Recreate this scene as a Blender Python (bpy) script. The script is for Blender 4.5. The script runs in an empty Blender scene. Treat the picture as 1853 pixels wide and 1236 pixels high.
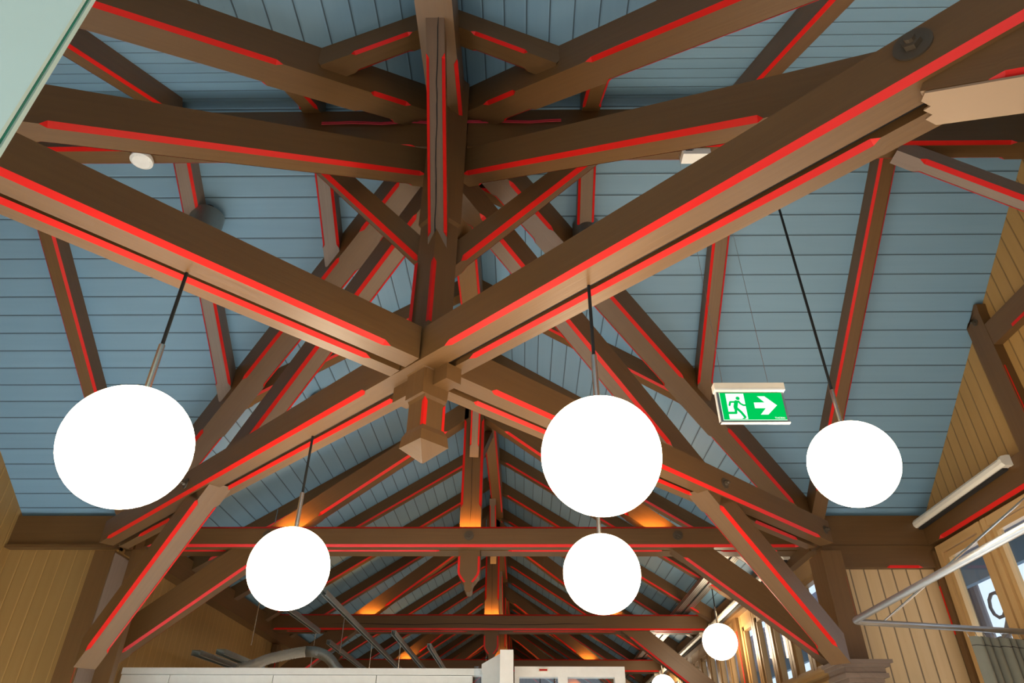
import bpy, math, random
from mathutils import Vector as V3, Matrix

SC = bpy.context.scene
COL = SC.collection
ZF = 3.2            # height of the truss tie undersides above the floor
# roof geometry (metres, z measured from the truss tie underside)
ZR = 1.817          # ridge of the boarding
MW = 0.6709         # slope of the wing roof (per metre of y)
MH = 0.6328         # slope of the hall roof (per metre of x)
RR = 0.9432
NN = math.hypot(1, RR)
D1 = V3((1, -RR, 0)) / NN; N1 = V3((-RR, -1, 0)) / NN
D2 = V3((1, RR, 0)) / NN;  N2 = V3((RR, -1, 0)) / NN
PLY = 2.484         # wing wall plane
GX = 3.42           # gable wall plane
HX = 2.65           # hall wall plane
random.seed(4)

# ------------------------------------------------------------ materials
def newmat(name):
    m = bpy.data.materials.new(name); m.use_nodes = True
    nt = m.node_tree; nt.nodes.clear()
    out = nt.nodes.new('ShaderNodeOutputMaterial')
    b = nt.nodes.new('ShaderNodeBsdfPrincipled')
    nt.links.new(b.outputs[0], out.inputs[0])
    return m, nt, b
def mth(nt, op, a, b=None, c=None):
    n = nt.nodes.new('ShaderNodeMath'); n.operation = op
    for i, v in enumerate((a, b, c)):
        if v is None: continue
        if isinstance(v, (int, float)): n.inputs[i].default_value = v
        else: nt.links.new(v, n.inputs[i])
    return n.outputs[0]
def mixc(nt, f, a, b, mode='MIX'):
    n = nt.nodes.new('ShaderNodeMix'); n.data_type = 'RGBA'; n.blend_type = mode
    for s, v in ((n.inputs['Factor'], f), (n.inputs[6], a), (n.inputs[7], b)):
        if isinstance(v, (int, float)): s.default_value = v
        elif isinstance(v, tuple): s.default_value = (*v, 1)
        else: nt.links.new(v, s)
    return n.outputs[2]
def uvscaled(nt, sx, sy):
    tc = nt.nodes.new('ShaderNodeUVMap'); mp = nt.nodes.new('ShaderNodeMapping')
    mp.inputs['Scale'].default_value = (sx, sy, 1)
    nt.links.new(tc.outputs[0], mp.inputs[0]); return mp.outputs[0], tc.outputs[0]
def noise(nt, vec, scale=1, detail=4, rough=.6):
    n = nt.nodes.new('ShaderNodeTexNoise'); n.inputs['Scale'].default_value = scale
    n.inputs['Detail'].default_value = detail; n.inputs['Roughness'].default_value = rough
    if vec is not None: nt.links.new(vec, n.inputs['Vector'])
    return n.outputs['Fac']
def ramp(nt, f, stops):
    r = nt.nodes.new('ShaderNodeValToRGB'); e = r.color_ramp.elements
    e[0].position, e[0].color = stops[0][0], (*stops[0][1], 1)
    e[1].position, e[1].color = stops[1][0], (*stops[1][1], 1)
    for p, c in stops[2:]:
        x = e.new(p); x.color = (*c, 1)
    nt.links.new(f, r.inputs[0]); return r.outputs[0]
def bump(nt, b, h, s, d=.01):
    n = nt.nodes.new('ShaderNodeBump'); n.inputs['Strength'].default_value = s
    n.inputs['Distance'].default_value = d
    nt.links.new(h, n.inputs['Height']); nt.links.new(n.outputs[0], b.inputs['Normal'])

def timber_mat(name, c0, c1, rough=.42, grain=.25):
    m, nt, b = newmat(name)
    v, uv = uvscaled(nt, 1.6, 45)
    g = noise(nt, v, 1, 5, .65)
    v2, _ = uvscaled(nt, 1.2, 3.5)
    g2 = noise(nt, v2, 1, 2, .5)
    c = mixc(nt, mth(nt, 'MULTIPLY', g, 1.0), c0, c1)
    c = mixc(nt, mth(nt, 'MULTIPLY', g2, .35), c, tuple(x * .6 for x in c0))
    nt.links.new(c, b.inputs['Base Color']); b.inputs['Roughness'].default_value = rough
    bump(nt, b, g, grain, .004)
    return m
M = {}
M['brown'] = timber_mat('brown painted timber', (.106, .0505, .0155), (.170, .085, .027))
M['brown_grey'] = timber_mat('worn greyish brown timber and lamplit face', (.165, .115, .085), (.27, .20, .155), .5)
M['raw'] = timber_mat('light brown scraped timber', (.20, .12, .065), (.36, .24, .14), .55, .4)
M['red'] = timber_mat('red painted chamfer', (.64, .006, .005), (.72, .014, .008), .45, .10)
M['red'].node_tree.nodes['Principled BSDF'].inputs['Specular IOR Level'].default_value = .3
def plain(name, col, rough=.5, metal=0, nz=0.08, nscale=20, spec=None):
    m, nt, b = newmat(name)
    tc = nt.nodes.new('ShaderNodeTexCoord')
    g = noise(nt, tc.outputs['Object'], nscale, 3)
    c = mixc(nt, g, tuple(x * (1 - nz) for x in col), tuple(min(1, x * (1 + nz)) for x in col))
    nt.links.new(c, b.inputs['Base Color'])
    b.inputs['Roughness'].default_value = rough; b.inputs['Metallic'].default_value = metal
    return m
def boards_mat(name, col, colb, w, line, linew=.03, knots=True, rough=.55, lineval=.25):
    """tongue and groove boards; UV = (metres along the board, board count across)"""
    m, nt, b = newmat(name)
    uvn = nt.nodes.new('ShaderNodeUVMap')
    sp = nt.nodes.new('ShaderNodeSeparateXYZ'); nt.links.new(uvn.outputs[0], sp.inputs[0])
    u, v = sp.outputs[0], sp.outputs[1]
    idx = mth(nt, 'FLOOR', v)
    fr = mth(nt, 'FRACT', v)
    edge = mth(nt, 'MINIMUM', fr, mth(nt, 'SUBTRACT', 1.0, fr))
    cv = nt.nodes.new('ShaderNodeCombineXYZ')
    nt.links.new(mth(nt, 'ADD', mth(nt, 'MULTIPLY', u, 1.3), mth(nt, 'MULTIPLY', idx, 7.31)), cv.inputs[0])
    nt.links.new(mth(nt, 'MULTIPLY', v, w * 26), cv.inputs[1])
    g = noise(nt, cv.outputs[0], 1.0, 5, .6)
    wn = nt.nodes.new('ShaderNodeTexWhiteNoise'); wn.noise_dimensions = '1D'
    nt.links.new(idx, wn.inputs['W'])
    c = mixc(nt, g, col, colb)
    c = mixc(nt, mth(nt, 'MULTIPLY', wn.outputs['Value'], .14), c, tuple(x * .62 for x in col))
    if knots:
        cv2 = nt.nodes.new('ShaderNodeCombineXYZ')
        nt.links.new(mth(nt, 'MULTIPLY', u, 2.6), cv2.inputs[0]); nt.links.new(mth(nt, 'MULTIPLY', v, w * 7), cv2.inputs[1])
        vo = nt.nodes.new('ShaderNodeTexVoronoi'); nt.links.new(cv2.outputs[0], vo.inputs['Vector'])
        k = mth(nt, 'LESS_THAN', vo.outputs['Distance'], .045)
        c = mixc(nt, mth(nt, 'MULTIPLY', k, .28), c, tuple(x * .3 for x in col))
    ln = mth(nt, 'LESS_THAN', edge, linew)
    c = mixc(nt, mth(nt, 'MULTIPLY', ln, line), c, tuple(x * lineval for x in col))
    nt.links.new(c, b.inputs['Base Color']); b.inputs['Roughness'].default_value = rough
    h = mth(nt, 'ADD', mth(nt, 'MINIMUM', mth(nt, 'MULTIPLY', edge, 12), 1.0), mth(nt, 'MULTIPLY', g, .15))
    bump(nt, b, h, .5, .006)
    return m
M['blue'] = boards_mat('blue grey roof boarding', (.158, .285, .385), (.19, .325, .43), .13, .95, .028)
M['yellow'] = boards_mat('ochre wall boarding', (.38, .205, .055), (.47, .27, .085), .10, .8, .045, lineval=.45)
M['yellowl'] = boards_mat('ochre wall boarding with light joints', (.30, .165, .045), (.37, .215, .07), .10, .8, .03, lineval=1.7)
M['pine'] = boards_mat('pale varnished wall boarding', (.58, .37, .165), (.70, .48, .25), .10, .9, .05, lineval=.30)
M['frame'] = timber_mat('varnished pine window frame', (.50, .29, .10), (.66, .42, .19), .35)
M['framed'] = timber_mat('darker varnished window frame', (.30, .165, .055), (.42, .25, .10), .4)
M['steel'] = plain('brushed steel', (.78, .76, .70), .25, 1.0)
M['galv'] = plain('galvanised steel', (.42, .47, .47), .42, .9, .2, 60)
M['darksteel'] = plain('dull dark bolt metal', (.10, .075, .05), .5, .5)
M['black'] = plain('black rubber cable', (.004, .006, .007), .85)
M['white'] = plain('white enamel', (.80, .79, .75), .45)
M['cream'] = plain('cream plastic', (.78, .72, .60), .4)
M['panelwhite'] = plain('off white partition laminate', (.66, .66, .62), .35)
M['pinkcable'] = plain('red signal cable', (.55, .03, .06), .5)
M['tube'] = plain('satin aluminium tube', (.40, .42, .44), .38, .85)
M['crack'] = plain('dark drying crack', (.012, .008, .005), .9)
M['can'] = plain('brushed grey can', (.30, .31, .29), .38, .85)
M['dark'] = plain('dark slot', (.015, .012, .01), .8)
M['canvas'] = plain('grey green canvas', (.15, .155, .125), .85)
M['floor'] = plain('pale stone floor', (.62, .60, .56), .6)
M['green'] = None
def emis(name, col, st):
    m = bpy.data.materials.new(name); m.use_nodes = True; nt = m.node_tree; nt.nodes.clear()
    out = nt.nodes.new('ShaderNodeOutputMaterial'); e = nt.nodes.new('ShaderNodeEmission')
    e.inputs[0].default_value = (*col, 1); e.inputs[1].default_value = st
    nt.links.new(e.outputs[0], out.inputs[0]); return m
M['globe'] = emis('lit opal glass', (1.0, .80, .56), 22)
M['signgreen'] = emis('lit green sign face', (.0, .52, .09), 1.15)
M['signwhite'] = emis('lit white sign pictogram', (.85, 1.0, .95), 1.2)
M['led'] = emis('warm strip light', (1.0, .42, .08), 170)
M['leddot'] = emis('small red display', (.6, .03, .02), .6)
def glass_mat(name, tint, mix, rough=.02):
    m = bpy.data.materials.new(name); m.use_nodes = True; nt = m.node_tree; nt.nodes.clear()
    out = nt.nodes.new('ShaderNodeOutputMaterial'); t = nt.nodes.new('ShaderNodeBsdfTransparent')
    g = nt.nodes.new('ShaderNodeBsdfGlossy'); mx = nt.nodes.new('ShaderNodeMixShader')
    t.inputs[0].default_value = (*tint, 1); g.inputs['Roughness'].default_value = rough
    mx.inputs[0].default_value = mix
    nt.links.new(t.outputs[0], mx.inputs[1]); nt.links.new(g.outputs[0], mx.inputs[2]); nt.links.new(mx.outputs[0], out.inputs[0])
    return m
M['glass'] = glass_mat('window glass', (.93, .97, 1), .08)
m, nt, b = newmat('pale green laminated glass')
tc = nt.nodes.new('ShaderNodeTexCoord'); g = noise(nt, tc.outputs['Object'], 3, 4)
nt.links.new(mixc(nt, g, (.36, .47, .41), (.46, .56, .50)), b.inputs['Base Color'])
b.inputs['Roughness'].default_value = .15
b.inputs['Emission Color'].default_value = (.55, .75, .66, 1); b.inputs['Emission Strength'].default_value = .2  # added glow lightens the panel; the glass itself is no light source
M['frost'] = m
M['glassedge'] = plain('dark green glass edge', (.03, .22, .16), .1)
# perforated tray
m, nt, b = newmat('perforated galvanised tray')
v, uv = uvscaled(nt, 1, 1)
vo = nt.nodes.new('ShaderNodeTexVoronoi'); vo.inputs['Scale'].default_value = 45; vo.inputs['Randomness'].default_value = 0
nt.links.new(uv, vo.inputs['Vector'])
hole = mth(nt, 'LESS_THAN', vo.outputs['Distance'], .28)
nt.links.new(mixc(nt, hole, (.62, .63, .60), (.02, .02, .02)), b.inputs['Base Color'])
b.inputs['Roughness'].default_value = .4
nt.links.new(mth(nt, 'SUBTRACT', 1.0, hole), b.inputs['Metallic'])
M['perf'] = m
# crinkled duct
m, nt, b = newmat('crinkled aluminium duct')
tc = nt.nodes.new('ShaderNodeTexCoord'); g = noise(nt, tc.outputs['Object'], 55, 5, .8)
b.inputs['Base Color'].default_value = (.88, .87, .80, 1); b.inputs['Metallic'].default_value = .85; b.inputs['Roughness'].default_value = .24
bump(nt, b, g, 1.0, .03)
M['foil'] = m

# ------------------------------------------------------------ object helpers
WLOC = {}
def wl(o): return WLOC[o.name] if o else V3((0, 0, 0))
def props(o, label=None, cat=None, group=None, kind=None):
    if label: o['label'] = label
    if cat: o['category'] = cat
    if group: o['group'] = group
    if kind: o['kind'] = kind
    return o
def empty(name, loc, label, cat, group=None):
    o = bpy.data.objects.new(name, None); COL.objects.link(o)
    l = V3(loc) + V3((0, 0, ZF)); o.location = l; o.empty_display_size = .1
    WLOC[o.name] = l
    return props(o, label, cat, group)
def mesh(name, verts, faces, mats, parent=None, origin=None, fm=None, uvs=None, smooth=False, label=None, cat=None, group=None, kind=None):
    """verts are given in scene metres with z from the tie underside"""
    vs = [V3(v) + V3((0, 0, ZF)) for v in verts]
    if origin is None:
        mn = [min(v[i] for v in vs) for i in range(3)]; mx = [max(v[i] for v in vs) for i in range(3)]
        org = V3(((mn[0] + mx[0]) / 2, (mn[1] + mx[1]) / 2, mn[2]))
    else: org = V3(origin) + V3((0, 0, ZF))
    me = bpy.data.meshes.new(name)
    me.from_pydata([tuple(v - org) for v in vs], [], faces)
    for mm in (mats if isinstance(mats, (list, tuple)) else [mats]): me.materials.append(mm)
    if fm:
        for p, i in zip(me.polygons, fm): p.material_index = i
    if uvs:
        ul = me.uv_layers.new(name='UVMap')
        k = 0
        for fi, f in enumerate(faces):
            for j in range(len(f)):
                ul.data[k].uv = uvs[fi][j]; k += 1
    if smooth:
        for p in me.polygons: p.use_smooth = True
    me.update()
    o = bpy.data.objects.new(name, me); COL.objects.link(o)
    if parent:
        o.parent = parent; o.location = org - wl(parent)
    else: o.location = org
    WLOC[o.name] = org
    return props(o, label, cat, group, kind)

class MB:
    def __init__(s): s.v = []; s.f = []; s.m = []; s.uv = []
    def add(s, vs, fs, mi=0, uv=None):
        k = len(s.v); s.v += [V3(v) for v in vs]
        for i, f in enumerate(fs):
            s.f.append([k + a for a in f]); s.m.append(mi)
            s.uv.append(uv[i] if uv else [(0, 0)] * len(f))
        return s
    def box(s, a, b, mi=0):
        (x0, y0, z0), (x1, y1, z1) = a, b
        vs = [(x0, y0, z0), (x1, y0, z0), (x1, y1, z0), (x0, y1, z0), (x0, y0, z1), (x1, y0, z1), (x1, y1, z1), (x0, y1, z1)]
        fs = [(0, 3, 2, 1), (4, 5, 6, 7), (0, 1, 5, 4), (2, 3, 7, 6), (1, 2, 6, 5), (3, 0, 4, 7)]
        dims = (x1 - x0, y1 - y0, z1 - z0); la = max(range(3), key=lambda i: abs(dims[i]))
        uv = []
        for f in fs:
            r = []
            for i in f:
                p = vs[i]; o = [j for j in range(3) if j != la]
                r.append((p[la], p[o[0]] + p[o[1]]))
            uv.append(r)
        return s.add(vs, fs, mi, uv)
    def obox(s, p0, p1, w, h, side, up, mi=0):
        p0, p1, side, up = V3(p0), V3(p1), V3(side), V3(up); d = p1 - p0; L = d.length
        c = [(-w / 2, -h / 2), (w / 2, -h / 2), (w / 2, h / 2), (-w / 2, h / 2)]
        vs = [p + side * a + up * b for p in (p0, p1) for a, b in c]
        fs = [(0, 1, 2, 3), (7, 6, 5, 4)] + [(i, 4 + i, 4 + (i + 1) % 4, (i + 1) % 4) for i in range(4)]
        uv = [[(0, 0)] * 4] * 2 + [[(0, i * .2), (L, i * .2), (L, i * .2 + w), (0, i * .2 + w)] for i in range(4)]
        return s.add(vs, fs, mi, uv)
    def tube(s, pts, r, n=10, mi=0, cap=True):
        pts = [V3(p) for p in pts]; rings = []
        rr = r if isinstance(r, (list, tuple)) else [r] * len(pts)
        a = None
        for i, p in enumerate(pts):
            t = ((pts[min(i + 1, len(pts) - 1)] - pts[max(i - 1, 0)]).normalized())
            if a is None:
                a = t.orthogonal().normalized()
            else:
                a = (a - t * a.dot(t)).normalized()
            b = t.cross(a)
            rings.append([p + (a * math.cos(2 * math.pi * k / n) + b * math.sin(2 * math.pi * k / n)) * rr[i] for k in range(n)])
        vs = [v for q in rings for v in q]; fs = []; uv = []
        for i in range(len(pts) - 1):
            for k in range(n):
                fs.append((i * n + k, i * n + (k + 1) % n, (i + 1) * n + (k + 1) % n, (i + 1) * n + k)); uv.append([(i * .1, k / n)] * 4)
        if cap:
            fs += [tuple(range(n - 1, -1, -1)), tuple((len(pts) - 1) * n + k for k in range(n))]; uv += [[(0, 0)] * n] * 2
        return s.add(vs, fs, mi, uv)
    def prism(s, poly, off, mi=0):
        """planar polygon extruded by the vector off"""
        n = len(poly); off = V3(off)
        vs = [V3(p) for p in poly] + [V3(p) + off for p in poly]
        fs = [tuple(range(n)), tuple(range(2 * n - 1, n - 1, -1))] + [(i, n + i, n + (i + 1) % n, (i + 1) % n) for i in range(n)]
        return s.add(vs, fs, mi)
    def build(s, name, mats, parent=None, **k):
        return mesh(name, s.v, s.f, mats, parent, fm=s.m, uvs=s.uv, **k)

def sphere(name, c, r, mat, parent, seg=48, rings=28):
    vs = [(c[0], c[1], c[2] - r)]; fs = []
    for i in range(1, rings):
        a = math.pi * i / rings
        for k in range(seg):
            t = 2 * math.pi * k / seg
            vs.append((c[0] + r * math.sin(a) * math.cos(t), c[1] + r * math.sin(a) * math.sin(t), c[2] - r * math.cos(a)))
    vs.append((c[0], c[1], c[2] + r)); n = len(vs) - 1
    for k in range(seg): fs.append((0, 1 + (k + 1) % seg, 1 + k))
    for i in range(rings - 2):
        for k in range(seg):
            a = 1 + i * seg + k; b = 1 + i * seg + (k + 1) % seg
            fs.append((a, b, b + seg, a + seg))
    for k in range(seg): fs.append((n, n - seg + k, n - seg + (k + 1) % seg))
    return mesh(name, vs, fs, mat, parent, smooth=True)

def lerp(t, ks):
    for (a, x), (b, y) in zip(ks, ks[1:]):
        if t <= b: return x + (y - x) * (t - a) / (b - a) if b > a else y
    return ks[-1][1]

def beam(name, p0, p1, w, h, label=None, cat='timber', group=None, parent=None, side=None, mat='brown',
         edges=('bl', 'br'), c=.014, stop=(.12, .12), cut0=None, cut1=None, segs=None):
    """timber; p0-p1 is the middle of its underside.  Returns the timber; painted chamfers are its children."""
    p0, p1 = V3(p0), V3(p1); d = (p1 - p0); L = d.length; d.normalize()
    s = V3(side).normalized() if side is not None else V3((-d.y, d.x, 0)).normalized()
    s = (s - d * s.dot(d)).normalized()
    u = d.cross(s)
    if u.z < -1e-6 or (abs(u.z) < 1e-6 and u.y > 0): u = -u
    if segs is None: segs = [(stop[0], L - stop[1])]
    segs = sorted((max(a, .01), min(b, L - .01)) for a, b in segs if min(b, L - .01) - max(a, .01) > c * 4)
    ts, fl = [0], [0]
    for a, b in segs:
        ts += [a, a + c * 1.6, b - c * 1.6, b]; fl += [0, 1, 1, 0]
    ts.append(L); fl.append(0)
    rings = []; strips = {e: [] for e in edges}
    for t, f in zip(ts, fl):
        P = p0 + d * t
        cor = {'bl': (-w / 2, 0, 1, 1), 'br': (w / 2, 0, -1, 1), 'tr': (w / 2, h, -1, -1), 'tl': (-w / 2, h, 1, -1)}
        r = []
        for key in ('bl', 'br', 'tr', 'tl'):
            x, y, dx, dy = cor[key]
            cc = c if (key in edges and f) else 0
            q1 = (x, y + dy * cc); q2 = (x + dx * cc, y)
            r += [q1, q2] if key in ('bl', 'tr') else [q2, q1]
            if key in edges:
                o = .0011
                strips[key].append(((x - dx * o, y + dy * cc - dy * o), (x + dx * cc - dx * o, y - dy * o), t))
        pts = []
        for x, y in r:
            q = P + s * x + u * y
            for cut, base, end in ((cut0, p0, ts[0]), (cut1, p1, ts[-1])):
                if cut is not None and t == end:
                    nn = V3(cut); q = q + d * ((base - q).dot(nn) / d.dot(nn))
            pts.append(q)
        rings.append(pts)
    mb = MB(); vs = [q for r in rings for q in r]; fs = []; uv = []
    per = [0, 0, w, w, w + h, w + h, 2 * w + h, 2 * w + h, 2 * w + 2 * h]
    for i in range(len(rings) - 1):
        for k in range(8):
            fs.append((i * 8 + k, i * 8 + (k + 1) % 8, (i + 1) * 8 + (k + 1) % 8, (i + 1) * 8 + k))
            o = random.random() * 0 + (p0.x * 3.7 + p0.y * 1.3)
            uv.append([(ts[i] + o, per[k] + o), (ts[i] + o, per[k + 1] + o), (ts[i + 1] + o, per[k + 1] + o), (ts[i + 1] + o, per[k] + o)])
    fs += [tuple(range(7, -1, -1)), tuple((len(rings) - 1) * 8 + k for k in range(8))]
    uv += [[(0, .1 * k) for k in range(8)]] * 2
    mb.add(vs, fs, 0, uv)
    o = mb.build(name, M[mat], parent, origin=None if parent else tuple(p0), label=label, cat=cat, group=group)
    for e in edges:
        for sa, sb in segs:
            pts = [(A, B, t) for A, B, t in strips[e] if sa - 1e-6 <= t <= sb + 1e-6]
            vs = []; fs = []; uvv = []
            for A, B, t in pts:
                vs += [p0 + d * t + s * A[0] + u * A[1], p0 + d * t + s * B[0] + u * B[1]]
            for i in range(len(pts) - 1):
                fs.append((2 * i, 2 * i + 1, 2 * i + 3, 2 * i + 2))
                uvv.append([(pts[i][2], 0), (pts[i][2], .03), (pts[i + 1][2], .03), (pts[i + 1][2], 0)])
            mesh('painted_chamfer', vs, fs, M['red'], o, uvs=uvv, label='bright red painted chamfer')
    return o

def bolt(parent, p, n, r=.035, name='bolt'):
    p, n = V3(p), V3(n).normalized()
    mb = MB(); mb.tube([p - n * .002, p + n * .006], r, 20)
    mb.tube([p + n * .006, p + n * .022], r * .5, 6)
    mb.tube([p + n * .02, p + n * .034], r * .28, 10)
    return mb.build(name, M['darksteel'], parent, label='round washer and nut')

def crack(parent, pts, wid, nrm):
    """a drying crack: thin dark wedge lying on a face"""
    pts = [V3(p) for p in pts]; nrm = V3(nrm).normalized(); vs = []; fs = []
    for i, p in enumerate(pts):
        t = (pts[min(i + 1, len(pts) - 1)] - pts[max(i - 1, 0)]).normalized(); sd = t.cross(nrm)
        w = wid * (0.15 if i in (0, len(pts) - 1) else random.uniform(.6, 1.1))
        vs += [p + sd * w + nrm * .0012, p - sd * w + nrm * .0012]
    for i in range(len(pts) - 1): fs.append((2 * i, 2 * i + 1, 2 * i + 3, 2 * i + 2))
    return mesh('crack', vs, fs, M['crack'], parent, label='dark drying crack')

def zroof(x, y):
    return ZR - min(0, 0) - (MW * abs(y) if abs(y) * MW > abs(x) * MH else MH * abs(x)) if False else ZR - min(MW * abs(y), MH * abs(x))

# ------------------------------------------------------------ room shell
def roof_panel(name, poly, kind):
    """poly: list of (x,y); kind 'w' wing or 'h' hall"""
    vs = []
    for x, y in poly:
        vs.append((x, y, ZR - (MW * abs(y) if kind == 'w' else MH * abs(x))))
    n = len(vs); top = [(a, b, c + .03) for a, b, c in vs]
    uv = [((x, (abs(y) - .0393) / .1078) if kind == 'w' else (y, (abs(x) - .095) / .1097)) for x, y in poly]
    mb = MB()
    mb.add(vs + top, [tuple(range(n)), tuple(range(2 * n - 1, n - 1, -1))] + [(i, n + i, n + (i + 1) % n, (i + 1) % n) for i in range(n)], 0,
           [uv, uv[::-1]] + [[uv[i], uv[i], uv[(i + 1) % n], uv[(i + 1) % n]] for i in range(n)])
    mb.build(name, M['blue'], kind='structure')
YN, YFAR = -5.5, 19.0
yp = 2.56; xv = yp * MW / MH; xe = 2.72; yv = xe * MH / MW
for sx in (-1, 1):
    for sy in (1, -1):
        roof_panel('ceiling', [(0, 0), (sx * (GX + .03), 0), (sx * (GX + .03), sy * yp), (sx * xv, sy * yp)], 'w')
    roof_panel('ceiling', [(0, 0), (sx * xe, yv), (sx * xe, YFAR), (0, YFAR)], 'h')
    roof_panel('ceiling', [(0, 0), (sx * xe, -yv), (sx * xe, YN), (0, YN)], 'h')
def wall(name, poly, thick, uvf, mat):
    n = len(poly); t = V3(thick)
    vs = [V3(p) for p in poly] + [V3(p) + t for p in poly]
    uv = [uvf(p) for p in poly]
    MB().add(vs, [tuple(range(n)), tuple(range(2 * n - 1, n - 1, -1))] + [(i, n + i, n + (i + 1) % n, (i + 1) % n) for i in range(n)], 0,
             [uv, uv[::-1]] + [[uv[i], uv[i], uv[(i + 1) % n], uv[(i + 1) % n]] for i in range(n)]).build(name, M[mat], kind='structure')
B = -ZF
wall('floor', [(-8, YN, B), (8, YN, B), (8, YFAR, B), (-8, YFAR, B)], (0, 0, -.1), lambda p: (p[0], p[1]), 'floor')
ux = lambda p: (p[2], (p[0] - 2.757) / .1012)
uy = lambda p: (p[2], p[1] / .10)
# wing end walls beside the hall, below the plates
wall('wall_back_right', [(2.6, PLY, B), (GX, PLY, B), (GX, PLY, -.2), (2.6, PLY, -.2)], (0, .08, 0), ux, 'pine')
wall('wall_back_left', [(-GX, PLY, B), (-2.6, PLY, B), (-2.6, PLY, -.05), (-GX, PLY, -.05)], (0, .08, 0), ux, 'yellowl')
wall('wall_front_right', [(2.7, -PLY, B), (GX, -PLY, B), (GX, -PLY, .13), (2.7, -PLY, .13)], (0, -.08, 0), ux, 'pine')
wall('wall_front_left', [(-GX, -PLY, B), (-2.7, -PLY, B), (-2.7, -PLY, .13), (-GX, -PLY, .13)], (0, -.08, 0), ux, 'yellow')
zt = ZR - MW * 2.5
wall('wall_left', [(-GX, -2.5, B), (-GX, 2.5, B), (-GX, 2.5, zt), (-GX, 0, ZR), (-GX, -2.5, zt)], (-.08, 0, 0), uy, 'yellowl')
wall('wall_right', [(GX, 2.5, -.1), (GX, 2.5, zt), (GX, 0, ZR), (GX, -2.5, zt), (GX, -2.5, -.1)], (.08, 0, 0), uy, 'yellow')
wall('wall_right_below', [(GX, -2.5, B), (GX, 2.5, B), (GX, 2.5, -1.9), (GX, -2.5, -1.9)], (.08, 0, 0), uy, 'pine')
# hall walls
wall('wall_hall_left', [(-HX - .02, 2.5, B), (-HX - .02, YFAR, B), (-HX - .02, YFAR, .1), (-HX - .02, 2.5, .1)], (-.08, 0, 0), lambda p: (p[2], p[1] / .1), 'yellowl')
wall('wall_hall_right', [(HX, 2.5, B), (HX, YFAR, B), (HX, YFAR, -.85), (HX, 2.5, -.85)], (.08, 0, 0), lambda p: (p[2], p[1] / .1), 'pine')
wall('wall_near_left', [(-HX, YN, B), (-HX, -2.56, B), (-HX, -2.56, .1), (-HX, YN, .1)], (-.08, 0, 0), lambda p: (p[2], p[1] / .1), 'yellow')
wall('wall_near_right', [(HX, YN, B), (HX, -2.56, B), (HX, -2.56, .1), (HX, YN, .1)], (.08, 0, 0), lambda p: (p[2], p[1] / .1), 'pine')
wall('wall_back', [(-HX, YFAR - .1, B), (HX, YFAR - .1, B), (HX, YFAR - .1, .1), (0, YFAR - .1, ZR), (-HX, YFAR - .1, .1)], (0, .08, 0), lambda p: (p[2], p[0] / .1), 'yellow')

# ------------------------------------------------------------ wall plates
SIDE = {-1: 'left', 1: 'right'}
for s in (-1, 1):
    beam('wall_plate', (s * 2.55, PLY + .02, -.075), (s * (GX - .0), PLY + .02, -.075), .14, .22,
         'brown wall plate at the foot of the blue boards, %s of the crossing' % SIDE[s], 'wall plate', edges=(), side=(0, 1, 0))
beam('wall_plate', (2.58, PLY + .01, -.236), (GX, PLY + .01, -.236), .13, .158, 'lower of the two brown plates above the pale boards on the right',
     'wall plate', edges=('bl',), side=(0, 1, 0), stop=(.42, .16), c=.016)
beam('wall_plate', (-2.6, PLY - .01, -.098), (-GX, PLY - .01, -.098), .12, .022, 'thin brown ledge under the left wall plate', 'wall plate', edges=(), side=(0, 1, 0))
for s in (-1, 1):
    beam('wall_plate', (s * 2.62, 2.6, -.07), (s * 2.62, YFAR - .2, -.07), .14, .2, 'long brown eaves plate of the far hall on the %s' % SIDE[s],
         'wall plate', edges=('bl',) if s > 0 else (), segs=[(.5, 1.5), (2.0, 3.0), (3.8, 5.0), (5.6, 7.0)], c=.016)

# ------------------------------------------------------------ diagonal twin ties
def diag_tie(D, N, label, reds, through):
    """through: front timber runs on; otherwise both timbers are interrupted at the crossing"""
    root = empty('diagonal_tie_beam', (N * .137).to_tuple()[:2] + (-.184,), label, 'tie beam')
    for nm, o0, o1 in (('front_timber', .228, .136), ('rear_timber', .100, .036)):
        base = N * (o0 + o1) / 2
        pieces = [(-3.2, 3.2)] if through else [(-3.2, -.224 if nm == 'front_timber' else -.227), (-.03 if nm == 'front_timber' else -.04, 3.2)]
        for a, b in pieces:
            sg = [(max(x, a + .01) - a, min(y, b - .01) - a) for x, y in reds[nm] if x < b and y > a]
            # side vector -N puts the viewer side at the 'bl' edge
            t = beam(nm, base + D * a + V3((0, 0, -.184)), base + D * b + V3((0, 0, -.184)), o0 - o1, .15, parent=root, cat=None, side=-N,
                     edges=('bl',), segs=sg, c=.0165 if nm == 'front_timber' else .0145)
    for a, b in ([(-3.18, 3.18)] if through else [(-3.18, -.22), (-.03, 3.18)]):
        MB().obox(N * .118 + D * a + V3((0, 0, -.10)), N * .118 + D * b + V3((0, 0, -.10)), .037, .11, N, (0, 0, 1)).build('slot_shade_strip', M['dark'], root)  # dark filler added so the slot between the timbers reads as deep shade
    return root
t1 = diag_tie(D1, N1, 'paired diagonal tie beam running from the upper right to the lower left through the crossing',
              {'front_timber': [(.355, 3.1), (-3.06, -.15)], 'rear_timber': [(.355, 1.91), (-1.75, -.126), (-2.86, -2.37)]}, True)
bolt(t1, D1 * 2.06 + N1 * .228 + V3((0, 0, -.085)), N1, .045)
bolt(t1, D1 * -1.9 + N1 * .228 + V3((0, 0, -.115)), N1, .03)
t2 = diag_tie(D2, N2, 'paired diagonal tie beam running from the upper left to the lower right through the crossing',
              {'front_timber': [(-3.1, -.355), (.153, 3.02)], 'rear_timber': [(-3.1, -.362), (.16, 1.78), (2.43, 2.96)]}, False)
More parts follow.
